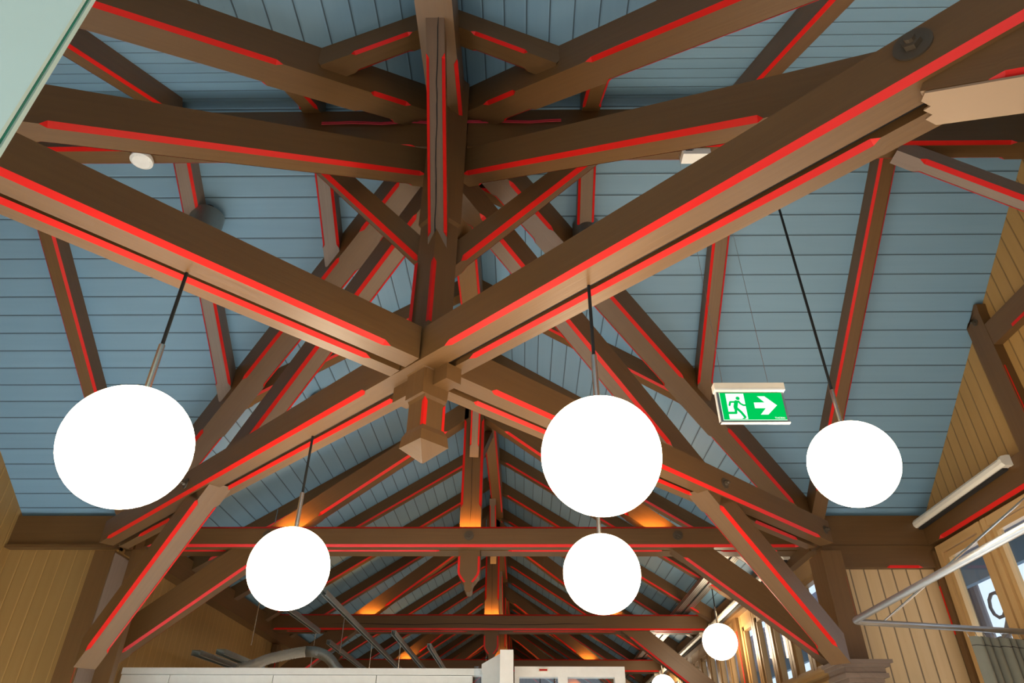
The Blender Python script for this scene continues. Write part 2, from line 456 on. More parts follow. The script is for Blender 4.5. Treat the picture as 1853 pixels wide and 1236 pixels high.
bolt(t2, D2 * 1.92 + N2 * .228 + V3((0, 0, -.112)), N2, .032)
bolt(t2, D2 * 3.12 + N2 * .228 + V3((0, 0, -.112)), N2, .028)

# ------------------------------------------------------------ valley rafters and inner struts
arms = [(-1 * D1, N1, 'far left'), (D2, N2, 'far right'), (-1 * D2, N2, 'near left'), (D1, N1, 'near right')]
ZA, MA, ZB, MB_ = 1.618, .4603, 1.142, .5744
for D, N, nm in arms:
    off = N * -.052
    s0, s1 = (.10, 3.5)
    beam('valley_rafter', off + D * s0 + V3((0, 0, ZA - MA * s0)), off + D * s1 + V3((0, 0, ZA - MA * s1)), .155, .2,
         'brown valley rafter in the %s corner of the crossing, directly under the blue boards' % nm, 'rafter', side=N,
         segs=[((a_ - s0) * math.hypot(1, MA), (b_ - s0) * math.hypot(1, MA)) for a_, b_ in ([(.29, .53), (.97, 3.3)] if 'near' in nm else [(.42, .79), (.98, 1.995), (2.45, 3.2)])], cut0=D, cut1=D, c=.0175)
    off = N * -.03
    s0, s1 = (.08, 2.2)
    beam('valley_strut', off + D * s0 + V3((0, 0, ZB - MB_ * s0)), off + D * s1 + V3((0, 0, ZB - MB_ * s1)), .11, .165,
         'brown sloping strut under the %s valley rafter, from king post down to tie beam' % nm, 'strut', side=N,
         segs=[((a_ - s0) * math.hypot(1, MB_), (b_ - s0) * math.hypot(1, MB_)) for a_, b_ in ([(.157, 1.63)] if 'near' in nm else [(.21, 1.75)])], cut0=D, cut1=V3((0, 0, 1)), c=.0175)

# ------------------------------------------------------------ king post and pendant
KC = V3((0.010, -.188, 0))
kp = empty('king_post', (KC.x, KC.y, -.53), 'central king post with square dropped pendant below the crossing tie beams', 'king post')
def sq_ring(c, z, r, rot=0):
    # vertices point towards +-x / +-y (faces lie on the diagonals)
    return [V3((c.x + r * math.cos(a + rot), c.y + r * math.sin(a + rot), z)) for a in (-math.pi / 2, 0, math.pi / 2, math.pi)]
def loft(rings, cap=True):
    n = len(rings[0]); vs = [v for r in rings for v in r]; fs = []; uv = []
    for i in range(len(rings) - 1):
        for k in range(n):
            fs.append((i * n + k, i * n + (k + 1) % n, (i + 1) * n + (k + 1) % n, (i + 1) * n + k))
            za, zb = rings[i][k].z, rings[i + 1][k].z
            uv.append([(za, k * .1), (za, k * .1 + .1), (zb, k * .1 + .1), (zb, k * .1)])
    if cap:
        fs += [tuple(range(n - 1, -1, -1)), tuple((len(rings) - 1) * n + k for k in range(n))]; uv += [[(0, 0)] * n] * 2
    return vs, fs, uv
r0 = .088
vs, fs, uv = loft([sq_ring(KC, z, r) for z, r in ((-.30, .078), (-.19, .078), (-.18, r0), (.62, r0), (.64, .10), (1.5, .10), (1.7, .10))])
mesh('shaft', vs, fs, M['brown'], kp, uvs=uv)
for sx in (-1, 1):
    # chamfered front edges
    q = V3((KC.x, KC.y - r0, 0))
def wrap(cx, cy, z0, z1, cw, par, ax=(0, -1)):
    """painted strip folded round a vertical corner pointing along ax"""
    nx, ny = ax; tx, ty = -ny, nx; o = .0016
    def P(k, z, q=1): return (cx + nx * o - nx * cw * abs(k) * q + tx * cw * k * q, cy + ny * o - ny * cw * abs(k) * q + ty * cw * k * q, z)
    zt_ = z1 - cw * 1.5
    mesh('painted_chamfer', [P(-1, z0), P(0, z0), P(1, z0), P(-1, zt_), P(0, z1), P(1, zt_)], [(0, 1, 4, 3), (1, 2, 5, 4)], M['red'], par, label='red painted chamfer')
wrap(KC.x, KC.y - r0, .03, .37, .012, kp)
for k in (-1, 1):
    mesh('painted_chamfer', [(k * r0 - k * .016, KC.y - .017, .0), (k * (r0 + .001), KC.y - .001, .0), (k * (r0 + .001), KC.y - .001, .4), (k * r0 - k * .016, KC.y - .017, .4)],
         [(0, 1, 2, 3)], M['red'], kp, label='bright red painted chamfer')
pd = [(-.19, .088), (-.30, .078), (-.315, .072), (-.43, .072), (-.455, .088), (-.50, .095)]
PC = V3((.018, -.175, 0))
vs, fs, uv = loft([sq_ring(PC, z, r) for z, r in pd[::-1]] , True)
pend = mesh('pendant', vs, fs, M['brown'], kp, uvs=uv)
# pyramid foot, slightly lower point at front
vs, fs, uv = loft([sq_ring(PC, -.56, .006), sq_ring(PC, -.499, .095)])
mesh('pendant_foot', vs, fs, M['brown'], kp, uvs=uv)
wrap(PC.x, PC.y - .072, -.43, -.31, .011, pend)
wrap(PC.x + .072, PC.y, -.43, -.315, .009, pend, (1, 0))
# clamping blocks beside the pendant, below the ties
mb = MB(); mb.obox(KC + V3((.045, -.005, -.219)), KC + V3((.045, -.005, -.219)) + D1 * .10, .075, .07, N1, (0, 0, 1))
mb.build('clamp_block', M['brown'], kp)
mb = MB(); mb.obox(KC + V3((-.03, .04, -.219)), KC + V3((-.03, .04, -.219)) - D1 * .13, .075, .07, N1, (0, 0, 1))
mb.build('clamp_block', M['brown'], kp)

# ------------------------------------------------------------ ridge beams (four arms)
rx = [(-GX, -.1, 'left'), (.1, GX, 'right')]
for a, b, nm in rx:
    beam('ridge_beam', (a, 0, 1.34), (b, 0, 1.34), .12, .30, 'dark brown ridge beam of the %s wing running level across the picture' % nm,
         'ridge beam', stop=(.35, .08) if nm == 'left' else (.08, .35), c=.0175)
rn = beam('ridge_beam', (0, -.1, 1.385), (0, -5.4, 1.385), .17, .28, 'brown ridge beam running overhead towards the viewer', 'ridge beam', c=.018, edges=('br',), segs=[(.03, .46)])
yy = [2.78 + 3.22 * k for k in range(5)]
beam('ridge_beam', (.028, .1, 1.36), (.028, yy[0], 1.36), .145, .28, 'cracked brown ridge beam between the crossing and the first cross truss', 'ridge beam', stop=(.2, .2), c=.014)
ords = ['first', 'second', 'third', 'fourth', 'fifth']
for k in range(4):
    beam('ridge_beam', (.075, yy[k] + .02, 1.36), (.09, yy[k + 1], 1.36), .125, .28,
         'brown ridge beam of the far hall between the %s and %s cross trusses' % (ords[k], ords[k + 1]), 'ridge beam', stop=(.1, .2), c=.016)

# ridge braces round the king post
nb = beam('ridge_brace', (.0165, -.159, .34), (.0, -.80, 1.43), .085, .09, 'cracked upright brace in front of the king post with two red edges', 'brace', side=(1, 0, 0), mat='brown',
          stop=(.19, .22), c=.014)
for k, (z0_, z1_) in enumerate([(.43, .78), (.74, 1.1), (1.05, 1.42)]):
    pts = []
    for j in range(6):
        zz = z0_ + (z1_ - z0_) * j / 5; f = (zz - .41) / 1.02
        pts.append((.001 + .0018 * math.sin(j * 2.4 + k) + .0035 * k + .0018 * j, -.20 - .6 * f - .001, zz))
    crack(nb, pts, .0035, (0, -.86, -.51))
for s, x0, x1 in ((-1, -.03, -.86), (1, .06, .92)):
    beam('ridge_brace', (x0, -.10, .40), (x1, -.06, 1.335), .085, .105, 'diagonal brace from king post up to the %s ridge beam' % SIDE[s], 'brace', side=(0, 1, 0),
         stop=(.08, .12), c=.02, mat='brown')
beam('ridge_brace', (.03, -.05, .42), (.03, .85, 1.36), .085, .10, 'brace behind the king post rising to the far ridge beam', 'brace', side=(1, 0, 0), stop=(.1, .1), c=.014)
for s in (-1, 1):
    beam('ridge_brace', (s * 2.42, 0, 1.30), (s * 3.36, 0, .66), .09, .10, 'worn brace from the %s ridge beam down towards the gable wall' % SIDE[s], 'brace', side=(0, 1, 0),
         stop=(.12, .1), c=.02, mat='brown_grey' if s > 0 else 'brown')

# ------------------------------------------------------------ rafters
def rafter_w(x, sy, y0, y1, label, mat='brown', w=.1, h=.125, group=None, **k):
    nrm = V3((0, sy * MW, 1)).normalized()
    a = V3((x, sy * y0, ZR - MW * y0)) - nrm * h; b = V3((x, sy * y1, ZR - MW * y1)) - nrm * h
    return beam('jack_rafter' if y1 < 2 else 'common_rafter', a, b, w, h, label, 'rafter', group, side=(1, 0, 0), mat=mat, **k)
def rafter_h(y, sx, x0, x1, label, w=.105, h=.125, name='common_rafter', group=None, **k):
    nrm = V3((sx * MH, 0, 1)).normalized()
    a = V3((sx * x0, y, ZR - MH * x0)) - nrm * h; b = V3((sx * x1, y, ZR - MH * x1)) - nrm * h
    return beam(name, a, b, w, h, label, 'rafter', group, side=(0, 1, 0), **k)
for s in (-1, 1):
    for sy, ns in ((1, 'far'), (-1, 'near')):
        for i, (x, pos) in enumerate([(.79, 'short jack rafter next to the crossing'), (1.63, 'middle jack rafter'), (2.56, 'full length rafter nearest the gable')]):
            yend = x * MH / MW
            mt = 'brown_grey' if (s < 0 and sy > 0 and i < 2) else 'brown'
            rafter_w(s * x, sy, .05, yend + ((.07 if sy > 0 else -.05) if i < 2 else .05), '%s on the %s slope of the %s wing' % (pos, ns, SIDE[s]), mat=mt, stop=(.16, .12 if i < 2 else .3))
    for yc in (.53, 1.68):
        for sy, ns in ((1, 'far'), (-1, 'near')):
            xx = yc * MW / MH
            rafter_h(sy * yc, s, .06, xx + (.07 if sy < 0 else -.05), '%s jack rafter from the %s hall ridge to the %s valley' % ('short' if yc < 1 else 'longer', ns, SIDE[s]), name='jack_rafter', stop=(.18, .16))
    for yc in (-2.7, -3.75, -4.8):
        rafter_h(yc, s, .06, 2.66, 'rafter of the near hall roof on the %s, %s from the crossing' % (SIDE[s], {-2.7: 'first', -3.75: 'second', -4.8: 'third'}[yc]), stop=(.2, .2))
    on = ['first', 'second', 'third', 'fourth', 'fifth', 'sixth', 'seventh', 'eighth', 'ninth', 'tenth', 'eleventh', 'twelfth', 'thirteenth', 'fourteenth', 'fifteenth', 'sixteenth']
    ys = [2.65, 3.65, 4.72, 5.74, 6.73, 7.85, 8.95, 10.05, 11.1, 12.15, 13.2, 14.3, 15.4, 16.5, 17.6]
    for k, yc in enumerate(ys):
        rafter_h(yc, s, .06, 2.66, '%s common rafter of the far hall roof on the %s slope' % (on[k], SIDE[s]), stop=(.25, .2), c=.016)

# ------------------------------------------------------------ cross trusses of the far hall
def truss(k):
    y = 2.717 + 3.22 * k; dx = (-.02, .03, .045, .055, .06)[k]; o = ords[k]
    root = empty('tie_beam', (0, y, 0), 'level paired tie beam of the %s cross truss in the far hall' % o, 'tie beam')
    hh = .158 if k == 0 else .172
    a = beam('front_timber', (-2.68, y + .045, 0), (2.68, y + .045, 0), .09, hh, parent=root, cat=None, side=(0, 1, 0), edges=('bl', 'tl'), stop=(.15, .15), c=.018)
    sg = [(x0 + 2.68, x1 + 2.68) for x0, x1 in ((-2.4, -1.95), (-1.55, -.25), (.28, 1.5), (1.95, 2.4))] if k < 2 else []
    beam('rear_timber', (-2.68, y + .1925, 0), (2.68, y + .1925, 0), .15, hh, parent=root, cat=None, side=(0, 1, 0), edges=('bl',), segs=sg, c=.02)
    if k == 0:
        for x in (-.02, 1.607, -1.6): bolt(root, (x, y, .085), (0, -1, 0), .038)
    if k == 1: # long crack
        crack(a, [(-1.9 + .35 * j, y, .06 + .008 * math.sin(j * 1.7) - .0 * j) for j in range(10)], .004, (0, -1, 0))
    # king post + pendant
    kr = empty('king_post', (dx, y + .12, -.32), 'king post of the %s cross truss with tapered drop pendant' % o, 'king post')
    w = .085
    sh = beam('shaft', (dx, y + .21, -.02), (dx, y + .21, 1.42), .17, .115, parent=kr, cat=None, side=(1, 0, 0), edges=('tl', 'tr'), segs=[(.36, 1.17)], c=.02)
    yf = y + .0945
    crack(kr, [(dx - .002 + .003 * math.sin(j), yf - .003, .2 + .12 * j) for j in range(7)], .0022, (0, -1, 0))
    prof = [(-.085, .02), (-.085, -.165), (-.078, -.19), (-.055, -.222), (-.036, -.245), (-.028, -.268), (-.029, -.295), (-.014, -.318), (.014, -.318), (.029, -.295), (.028, -.268), (.036, -.245), (.055, -.222), (.078, -.19), (.085, -.165), (.085, .02)]
    MB().prism([(dx + p[0], y + .10, p[1]) for p in prof], (0, .14, 0)).build('pendant', M['brown'], kr)
    for s in (-1, 1):
        q = [(s * .086, -.05), (s * .086, -.166), (s * .079, -.191), (s * .056, -.223), (s * .037, -.246)]
        vs = []
        for px, pz in q:
            vs += [(dx + px, y + .099, pz), (dx + px - s * .017, y + .0985, pz + .004)]
        mesh('painted_chamfer', vs, [(2 * i, 2 * i + 1, 2 * i + 3, 2 * i + 2) for i in range(4)], M['red'], kr, label='red painted chamfer curving along the pendant')
    # principal rafters
    for s in (-1, 1):
        x0, x1 = 1.50, .07
        zb = lambda x: 1.215 - .748 * x
        beam('principal_rafter', (s * x0, y + .16, zb(x0)), (s * x1, y + .16, zb(x1)), .13, .155,
             'steep principal rafter of the %s cross truss on the %s, lit orange at its foot' % (o, SIDE[s]), 'rafter', side=(0, 1, 0), stop=(.30, .22), c=.018,
             cut0=(0, 0, 1), cut1=(1, 0, 0))
        if k < 3:
            # knee brace below the tie
            beam('knee_brace', (s * 1.55, y + .13, .012), (s * 2.60, y + .13, -.82), .13, .20,
                 'knee brace under the %s end of the %s cross truss' % (SIDE[s], o), 'brace', side=(0, 1, 0), stop=(.12, .10), c=.0175, cut0=(0, 0, 1), cut1=(1, 0, 0))
    # ridge braces before and behind the king post
    beam('ridge_brace', (dx + .01, y + .08, .78), (.045, y - .62, 1.36), .075, .085, 'narrow brace from the %s truss king post up to the ridge on its near side' % o, 'brace', side=(1, 0, 0), stop=(.1, .08), c=.012)
    beam('ridge_brace', (dx + .04, y + .2, .78), (.08, y + .9, 1.36), .07, .085, 'narrow brace from the %s truss king post up to the ridge on its far side' % o, 'brace', side=(1, 0, 0), stop=(.1, .08), c=.012)
    # warm uplights tucked behind the front timber
    for x, nm in ((-1.42, 'left'), (dx, 'middle'), (1.42, 'right')):
        u = empty('uplight', (x, y + .03, hh), 'small warm uplight on top of the %s tie beam, %s position' % (o, nm), 'uplight')
        MB().box((x - .13, y + .028, hh), (x + .13, y + .062, hh + .001)).build('housing', M['darksteel'], u)
        MB().box((x - .12, y + .034, hh + .001), (x + .12, y + .056, hh + .002)).build('lens', M['led'], u)
for k in range(5): truss(k)

# ------------------------------------------------------------ corner posts, knee braces of the diagonals
for sx in (-1, 1):
    for sy, ns in ((1, 'far'), (-1, 'near')):
        root = empty('corner_post', (sx * 2.53, sy * 2.31, -ZF), 'square brown corner post of the crossing, %s %s' % (ns, SIDE[sx]), 'post')
        x0, x1 = sorted((sx * 2.46, sx * 2.60)); y0, y1 = sorted((sy * 2.2, sy * 2.43))
        top = -.184 if sy > 0 else -.184
        MB().box((x0, y0, -ZF), (x1, y1, top)).build('shaft', M['brown'], root)
        if sx > 0 and sy > 0:
            mesh('painted_chamfer', [(x1 + .0015, y0 + .012, -.36), (x1 - .012, y0 - .0015, -.36), (x1 - .012, y0 - .0015, -.62), (x1 + .0015, y0 + .012, -.62)], [(0, 1, 2, 3)], M['red'], root, label='short red painted chamfer')
            cap = MB()
            for z0_, z1_, e in ((-.905, -.885, .085), (-.925, -.905, .07), (-.96, -.925, .045), (-.985, -.96, .055), (-1.01, -.985, .03)):
                cap.box((x0 - e, y0 - e, z0_), (x1 + e + .02, y1 + .0, z1_))
            cap.build('capital', M['brown_grey'], root)
        if sx < 0 and sy > 0:
            MB().box((-2.4595, 2.21, -1.05), (-2.454, 2.42, -.20)).build('lit_side_face', M['brown_grey'], root, label='lighter greyish side face with lamp light in its colour')  # thin paler plate paints the globe's light onto this face of the post
            mesh('painted_chamfer', [(x1 + .0015, y0 + .012, -.93), (x1 - .012, y0 - .0015, -.93), (x1 - .012, y0 - .0015, -1.05), (x1 + .0015, y0 + .012, -1.05)], [(0, 1, 2, 3)], M['red'], root, label='short red painted chamfer')
# greyish board between left post and wall
MB().box((-2.455, 2.40, -ZF), (-2.34, 2.46, -.12)).build('post_cladding', M['brown'], label='brown board beside the far left corner post', cat='board')
for D, N, nm, s0, z0_, s1, z1_, mt in ((-1 * D1, N1, 'far left', 1.62, -.174, 2.98, -.975, 'brown'), (D2, N2, 'far right', 1.755, -.174, 3.08, -.93, 'brown'),
                                  (-1 * D2, N2, 'near left', 1.755, -.174, 3.08, -.93, 'brown'), (D1, N1, 'near right', 2.03, -.205, 3.2, -.90, 'brown')):
    off = N * .137
    beam('corner_brace', off + D * s0 + V3((0, 0, z0_)), off + D * s1 + V3((0, 0, z1_)), .125, .145,
         'brace from the %s corner post up to the diagonal tie beam%s' % (nm, ', pale splintered end' if nm == 'near right' else ''),
         'brace', side=N, mat=mt, stop=(.14, .15), c=.0175, cut0=V3((0, 0, 1)) if nm != 'near right' else None, cut1=D)
    if nm == 'near right':
        cb_ = bpy.data.objects[[o.name for o in COL.objects if o.name.startswith('corner_brace')][-1]]
        a_ = off + D * s0 + V3((0, 0, z0_)); b_ = off + D * s1 + V3((0, 0, z1_)); dd = (b_ - a_).normalized(); sn = N.copy(); sn = (sn - dd * sn.dot(dd)).normalized(); un = V3((0, 0, 0)) - dd.cross(sn)
        if un.z > 0: un = -un
        jag = [(-.062, .0), (-.035, -.016), (-.02, .004), (.0, -.010), (.012, .010), (.035, -.004), (.062, .012)]
        pl_ = [a_ + dd * (x_ + .0) + sn * y_ + un * .002 for y_, x_ in jag] + [a_ + dd * .9 + sn * .062 + un * .002, a_ + dd * .9 - sn * .062 + un * .002]
        MB().prism(pl_, un * .006).build('bare_wood_face', M['raw'], cb_, label='pale bare wood underside with splintered end')

# ------------------------------------------------------------ right gable framing
def gbeam(nm, a, b, w, h, label, cat, **k):
    return beam(nm, a, b, w, h, label, cat, side=(1, 0, 0), **k)
gbeam('gable_tie_beam', (3.385, 2.5, -.078), (3.385, -2.5, -.078), .07, .19, 'brown tie beam along the right gable above the windows', 'tie beam', edges=('bl',), stop=(.22, 3.3), c=.02)
g = MB(); x0 = 3.36
g.box((x0, 1.06, .11), (x0 + .06, 1.22, 1.02))
g.prism([(x0, 1.06, 1.02), (x0, 1.22, 1.00), (x0, 1.20, .995), (x0, 1.075, 1.09), (x0, 1.05, 1.08)], (.06, 0, 0))
gp = g.build('gable_post', M['brown'], label='brown post on the right gable boards, with a shaped upper end', cat='post')
bolt(gp, (x0, 1.12, .98), (-1, 0, 0), .022)
mesh('painted_chamfer', [(x0 - .0015, 1.062, .62), (x0 + .014, 1.0585, .62), (x0 + .014, 1.0585, .16), (x0 - .0015, 1.062, .16)], [(0, 1, 2, 3)], M['red'], gp, label='red painted chamfer')
g = MB(); g.box((x0 + .002, -1.06, .77), (x0 + .058, 1.06, .925))
gc = g.build('gable_collar', M['brown'], label='brown level collar across the right gable boards', cat='collar beam')
mesh('painted_chamfer', [(x0, .86, .769), (x0, -.8, .769), (x0, -.8, .79), (x0, .86, .79)], [(0, 1, 2, 3)], M['red'], gc, label='red painted chamfer')
g = MB(); g.box((x0, -1.22, .11), (x0 + .06, -1.06, 1.02)); g.build('gable_post', M['brown'], label='second brown gable post, nearer the viewer', cat='post')

# windows of the right gable: sashes of varnished pine
def gable_window(i, y0, y1, z0, z1):
    root = empty('window_%d' % i, (3.40, (y0 + y1) / 2, z0), None, None); root['kind'] = 'structure'
    x0, x1 = 3.37, 3.45; t = .055
    f = MB()
    f.box((x0, y0, z0), (x1, y0 + t, z1)); f.box((x0, y1 - t, z0), (x1, y1, z1))
    f.box((x0 + .002, y0 + t, z1 - t), (x1 - .002, y1 - t, z1)); f.box((x0 + .002, y0 + t, z0), (x1 - .002, y1 - t, z0 + t * 1.2))
    f.build('window_frame', M['frame'], root)
    s = MB(); a, b, c_, d = y0 + t + .006, y1 - t - .006, z0 + t * 1.2 + .006, z1 - t - .006; q = .04
    s.box((x0 + .015, a, c_), (x1 - .02, a + q, d)); s.box((x0 + .015, b - q, c_), (x1 - .02, b, d))
    s.box((x0 + .017, a + q, d - q), (x1 - .022, b - q, d)); s.box((x0 + .017, a + q, c_), (x1 - .022, b - q, c_ + q))
    s.build('sash', M['frame'], root)
    MB().box((3.41, a + q - .01, c_ + q - .01), (3.415, b - q + .01, d - q + .01)).build('pane', M['glass'], root)
gable_window(1, 1.84, 2.40, -1.55, -.10)
gable_window(2, 1.24, 1.82, -.80, -.10)
gable_window(3, .64, 1.22, -.80, -.10)
gable_window(4, .04, .62, -.80, -.10)
gable_window(5, -.56, .02, -.80, -.10)
gable_window(6, -1.16, -.58, -.80, -.10)
wall('wall_right_lower', [(GX, -2.5, -1.95), (GX, 1.84, -1.95), (GX, 1.84, -.80), (GX, -2.5, -.80)], (.08, 0, 0), uy, 'pine')
wall('wall_right_edge', [(GX, 2.40, -1.95), (GX, 2.5, -1.95), (GX, 2.5, -.09), (GX, 2.40, -.09)], (.08, 0, 0), uy, 'pine')
wall('wall_right_sill', [(GX, 1.84, -1.95), (GX, 2.40, -1.95), (GX, 2.40, -1.55), (GX, 1.84, -1.55)], (.08, 0, 0), uy, 'pine')
wall('wall_right_end', [(GX, -2.5, -.80), (GX, -1.16, -.80), (GX, -1.16, -.09), (GX, -2.5, -.09)], (.08, 0, 0), uy, 'pine')
gs = MB().box((3.35, 2.405, -ZF), (3.42, 2.46, -.13)).build('gable_stud', M['brown'], label='narrow brown stud at the left of the gable windows with a red edge', cat='post')
mesh('painted_chamfer', [(3.349, 2.452, -.36), (3.349, 2.462, -.36), (3.349, 2.462, -.68), (3.349, 2.452, -.68)], [(0, 1, 2, 3)], M['red'], gs, label='red painted chamfer')
mesh('painted_chamfer', [(3.349, 2.452, -.36), (3.345, 2.4615, -.36), (3.345, 2.4615, -.68), (3.349, 2.452, -.68)], [(0, 1, 2, 3)], M['red'], gs, label='red painted chamfer')

# eaves windows of the hall on the right
def hall_window(i, y0, y1):
    z0, z1 = -.85, -.07
    root = empty('window_%d' % i, (HX, (y0 + y1) / 2, z0), None, None); root['kind'] = 'structure'
    f = MB(); x0, x1 = HX - .035, HX + .04
    f.box((x0, y0, z0), (x1, y0 + .05, z1)); f.box((x0, y1 - .05, z0), (x1, y1, z1))
    f.box((x0 + .002, y0 + .05, z1 - .11), (x1, y1 - .05, z1)); f.box((x0 + .002, y0 + .05, z0), (x1, y1 - .05, z0 + .06))
    f.box((x0 + .012, y0 + .056, z1 - .15), (x1 - .01, y1 - .056, z1 - .11)); f.box((x0 + .012, y0 + .056, z0 + .06), (x0 + .05, y0 + .09, z1 - .11)); f.box((x0 + .012, y1 - .09, z0 + .06), (x0 + .05, y1 - .056, z1 - .11))
    f.build('window_frame', M['framed'], root)
    MB().box((HX + .01, y0 + .06, z0 + .05), (HX + .015, y1 - .06, z1 - .12)).build('pane', M['glass'], root)
yw = [2.75 + .43 * k for k in range(5)]
n = 7
for k in range(5): hall_window(n, yw[k], yw[k] + .42); n += 1
MB().box((HX - .06, 4.92, -.85), (HX + .06, 5.08, -.07)).build('hall_post', M['brown'], label='narrow brown wall post between the eaves windows with a red edge', cat='post')
mesh('painted_chamfer', [(HX - .0615, 4.922, -.2), (HX - .0615, 4.95, -.2), (HX - .0615, 4.95, -.8), (HX - .0615, 4.922, -.8)], [(0, 1, 2, 3)], M['red'], bpy.data.objects['hall_post'], label='red painted chamfer')
for k in range(5): hall_window(n, 5.12 + .43 * k, 5.54 + .43 * k); n += 1
for k in range(9): hall_window(n, 7.6 + .6 * k, 8.15 + .6 * k); n += 1
for k in range(3):
    MB().box((HX - .02, 7.29 if k == 0 else 13.0, -.85), (HX + .06, 7.6 if k == 0 else YFAR - .2, -.07)).build('trim_%d' % (k + 1), M['brown'], kind='structure') if k < 2 else None
# cornice below these windows
cb = MB()
for z0_, z1_, e in ((-.885, -.865, .20), (-.905, -.885, .17), (-.935, -.905, .12), (-.955, -.935, .15), (-.985, -.955, .09)):
    cb.box((HX - e, 2.46, z0_), (HX, 12.0, z1_))
cb.build('trim_3', M['framed'], kind='structure')
pb = MB().box((-2.66, 6.42, -ZF), (-2.60, 6.60, -.08)).build('hall_post', M['brown'], label='brown post on the left hall wall below the eaves plate', cat='post')
mesh('painted_chamfer', [(-2.598, 6.425, -.22), (-2.598, 6.455, -.22), (-2.598, 6.455, -.7), (-2.598, 6.425, -.7)], [(0, 1, 2, 3)], M['red'], pb, label='red painted chamfer')

# roller blind cassettes
def cassette(x, y0, z0_, y1, z1_, label):
    root = empty('roller_blind_cassette', (x, (y0 + y1) / 2, min(z0_, z1_)), label, 'blind cassette')
    prof = [(0, -.025), (-.045, -.025), (-.06, -.01), (-.062, .012), (-.05, .03), (-.02, .036), (0, .036)]
    vs = [(x + a, y0, z0_ + b) for a, b in prof] + [(x + a, y1, z1_ + b) for a, b in prof]; m_ = len(prof)
    mesh('housing', vs, [tuple(range(m_)), tuple(range(2 * m_ - 1, m_ - 1, -1))] + [(i, m_ + i, m_ + (i + 1) % m_, (i + 1) % m_) for i in range(m_)], M['cream'], root)
    MB().obox((x - .022, y0 - .02, z0_ - .033), (x - .022, y1 + .02, z1_ - .033), .03, .014, (1, 0, 0), (0, 0, 1)).build('slot', M['dark'], root)
    for yy_, zz_, sg in ((y0, z0_, 1), (y1, z1_, -1)):
        vs = [(x + a * 1.08, yy_ + sg * .001, zz_ + b * 1.1) for a, b in prof] + [(x + a * 1.08, yy_ + sg * .03, zz_ + b * 1.1) for a, b in prof]
        mesh('end_cap', vs, [tuple(range(m_)), tuple(range(2 * m_ - 1, m_ - 1, -1))] + [(i, m_ + i, m_ + (i + 1) % m_, (i + 1) % m_) for i in range(m_)], M['cream'], root)
cassette(3.348, 2.44, .075, 1.33, .09, 'cream roller blind cassette on the right gable tie beam')
cassette(2.545, 5.6, -.03, 3.02, .015, 'cream roller blind cassette under the right eaves of the hall, nearest one')
cassette(2.545, 8.9, -.05, 6.1, -.02, 'cream roller blind cassette further along the right eaves of the hall')
cassette(2.545, 12.2, -.05, 9.4, -.02, 'cream roller blind cassette farthest along the right eaves of the hall')

# ------------------------------------------------------------ pendant globes
def globe(c, ztop, label, x_off=0):
    root = empty('globe_pendant_lamp', (c[0], c[1], c[2] - .17), label, 'pendant lamp', )
    sphere('globe', c, .17, M['globe'], root)
    MB().tube([(c[0], c[1], c[2] + .168), (c[0], c[1], c[2] + .335)], .0095, 14).build('stem', M['steel'], root)
    MB().tube([(c[0], c[1], c[2] + .165), (c[0], c[1], c[2] + .174)], .02, 18).build('cap', M['steel'], root)
    MB().tube([(c[0], c[1], c[2] + .33), (c[0], c[1], ztop)], .0058, 10).build('cord', M['black'], root)
    return root
globe((-.700, -.848, -.80), -.12, 'large lit globe lamp hanging in the left of the picture, biggest of the globes')
globe((-.600, .375, -.80), -.12, 'lit globe lamp hanging above the left part of the white partition')
globe((.618, -.772, -.795), -.12, 'large lit globe lamp right of the crossing with a smaller globe hanging below it')
globe((.745, .514, -.785), -.12, 'lit globe lamp directly below the large globe right of centre')
globe((1.711, -.02, -.497), 1.34, 'lit globe lamp farthest right, hanging on the longest black cord')
globe((2.378, 4.842, -.314), .30, 'small lit globe lamp under the right eaves of the far hall')
globe((2.40, 8.27, -.33), .29, 'farthest small globe lamp peeping above the lower edge at the right')

# ------------------------------------------------------------ exit sign
es = empty('exit_sign', (1.36, 0, -.32), 'green illuminated exit sign with running figure and arrow on two thin wires', 'exit sign')
X0, X1, ZT, ZB_ = 1.217, 1.507, -.130, -.313
MB().box((X0 - .004, -.03, ZT - .028), (X1 + .004, .01, ZT)).build('top_rail', M['cream'], es)
MB().box((X0 - .003, -.031, ZT - .036), (X1 + .003, .008, ZT - .028)).build('lower_rail', M['white'], es)
fr = MB(); ys0 = -.016
fr.box((X0, ys0, ZB_), (X0 + .004, .0, ZT - .03)); fr.box((X0, ys0, ZB_), (X1, .0, ZB_ + .004))
fr.build('edge_frame', M['white'], es)
MB().box((X0 + .004, -.010, ZB_ + .004), (X1, -.002, ZT - .036)).build('glass_plate', plain('smoky acrylic', (.10, .12, .16), .2), es)
sx0, sx1, sz0, sz1 = X0 + .016, X1 - .010, ZB_ + .013, ZT - .040
MB().box((sx0, -.0125, sz0), (sx1, -.0105, sz1)).build('sign_face', M['signgreen'], es)
W_, H_ = sx1 - sx0, sz1 - sz0
def sp(u, v, d=-.0135): return (sx0 + u * W_, d, sz0 + v * H_)
def flat(name, polys, mat, d):
    vs = []; fs = []
    for p in polys:
        k = len(vs); vs += [sp(u, v, d) for u, v in p]; fs.append(tuple(range(k, k + len(p))))
    return mesh(name, vs, fs, mat, es)
flat('border_line', [[(0, 0), (.008, 0), (.008, 1), (0, 1)], [(0, 0), (1, 0), (1, .018), (0, .018)]], M['signwhite'], -.0130)
flat('door_pictogram', [[(.10, .04), (.39, .04), (.39, .97), (.10, .97)]], M['signwhite'], -.0130)
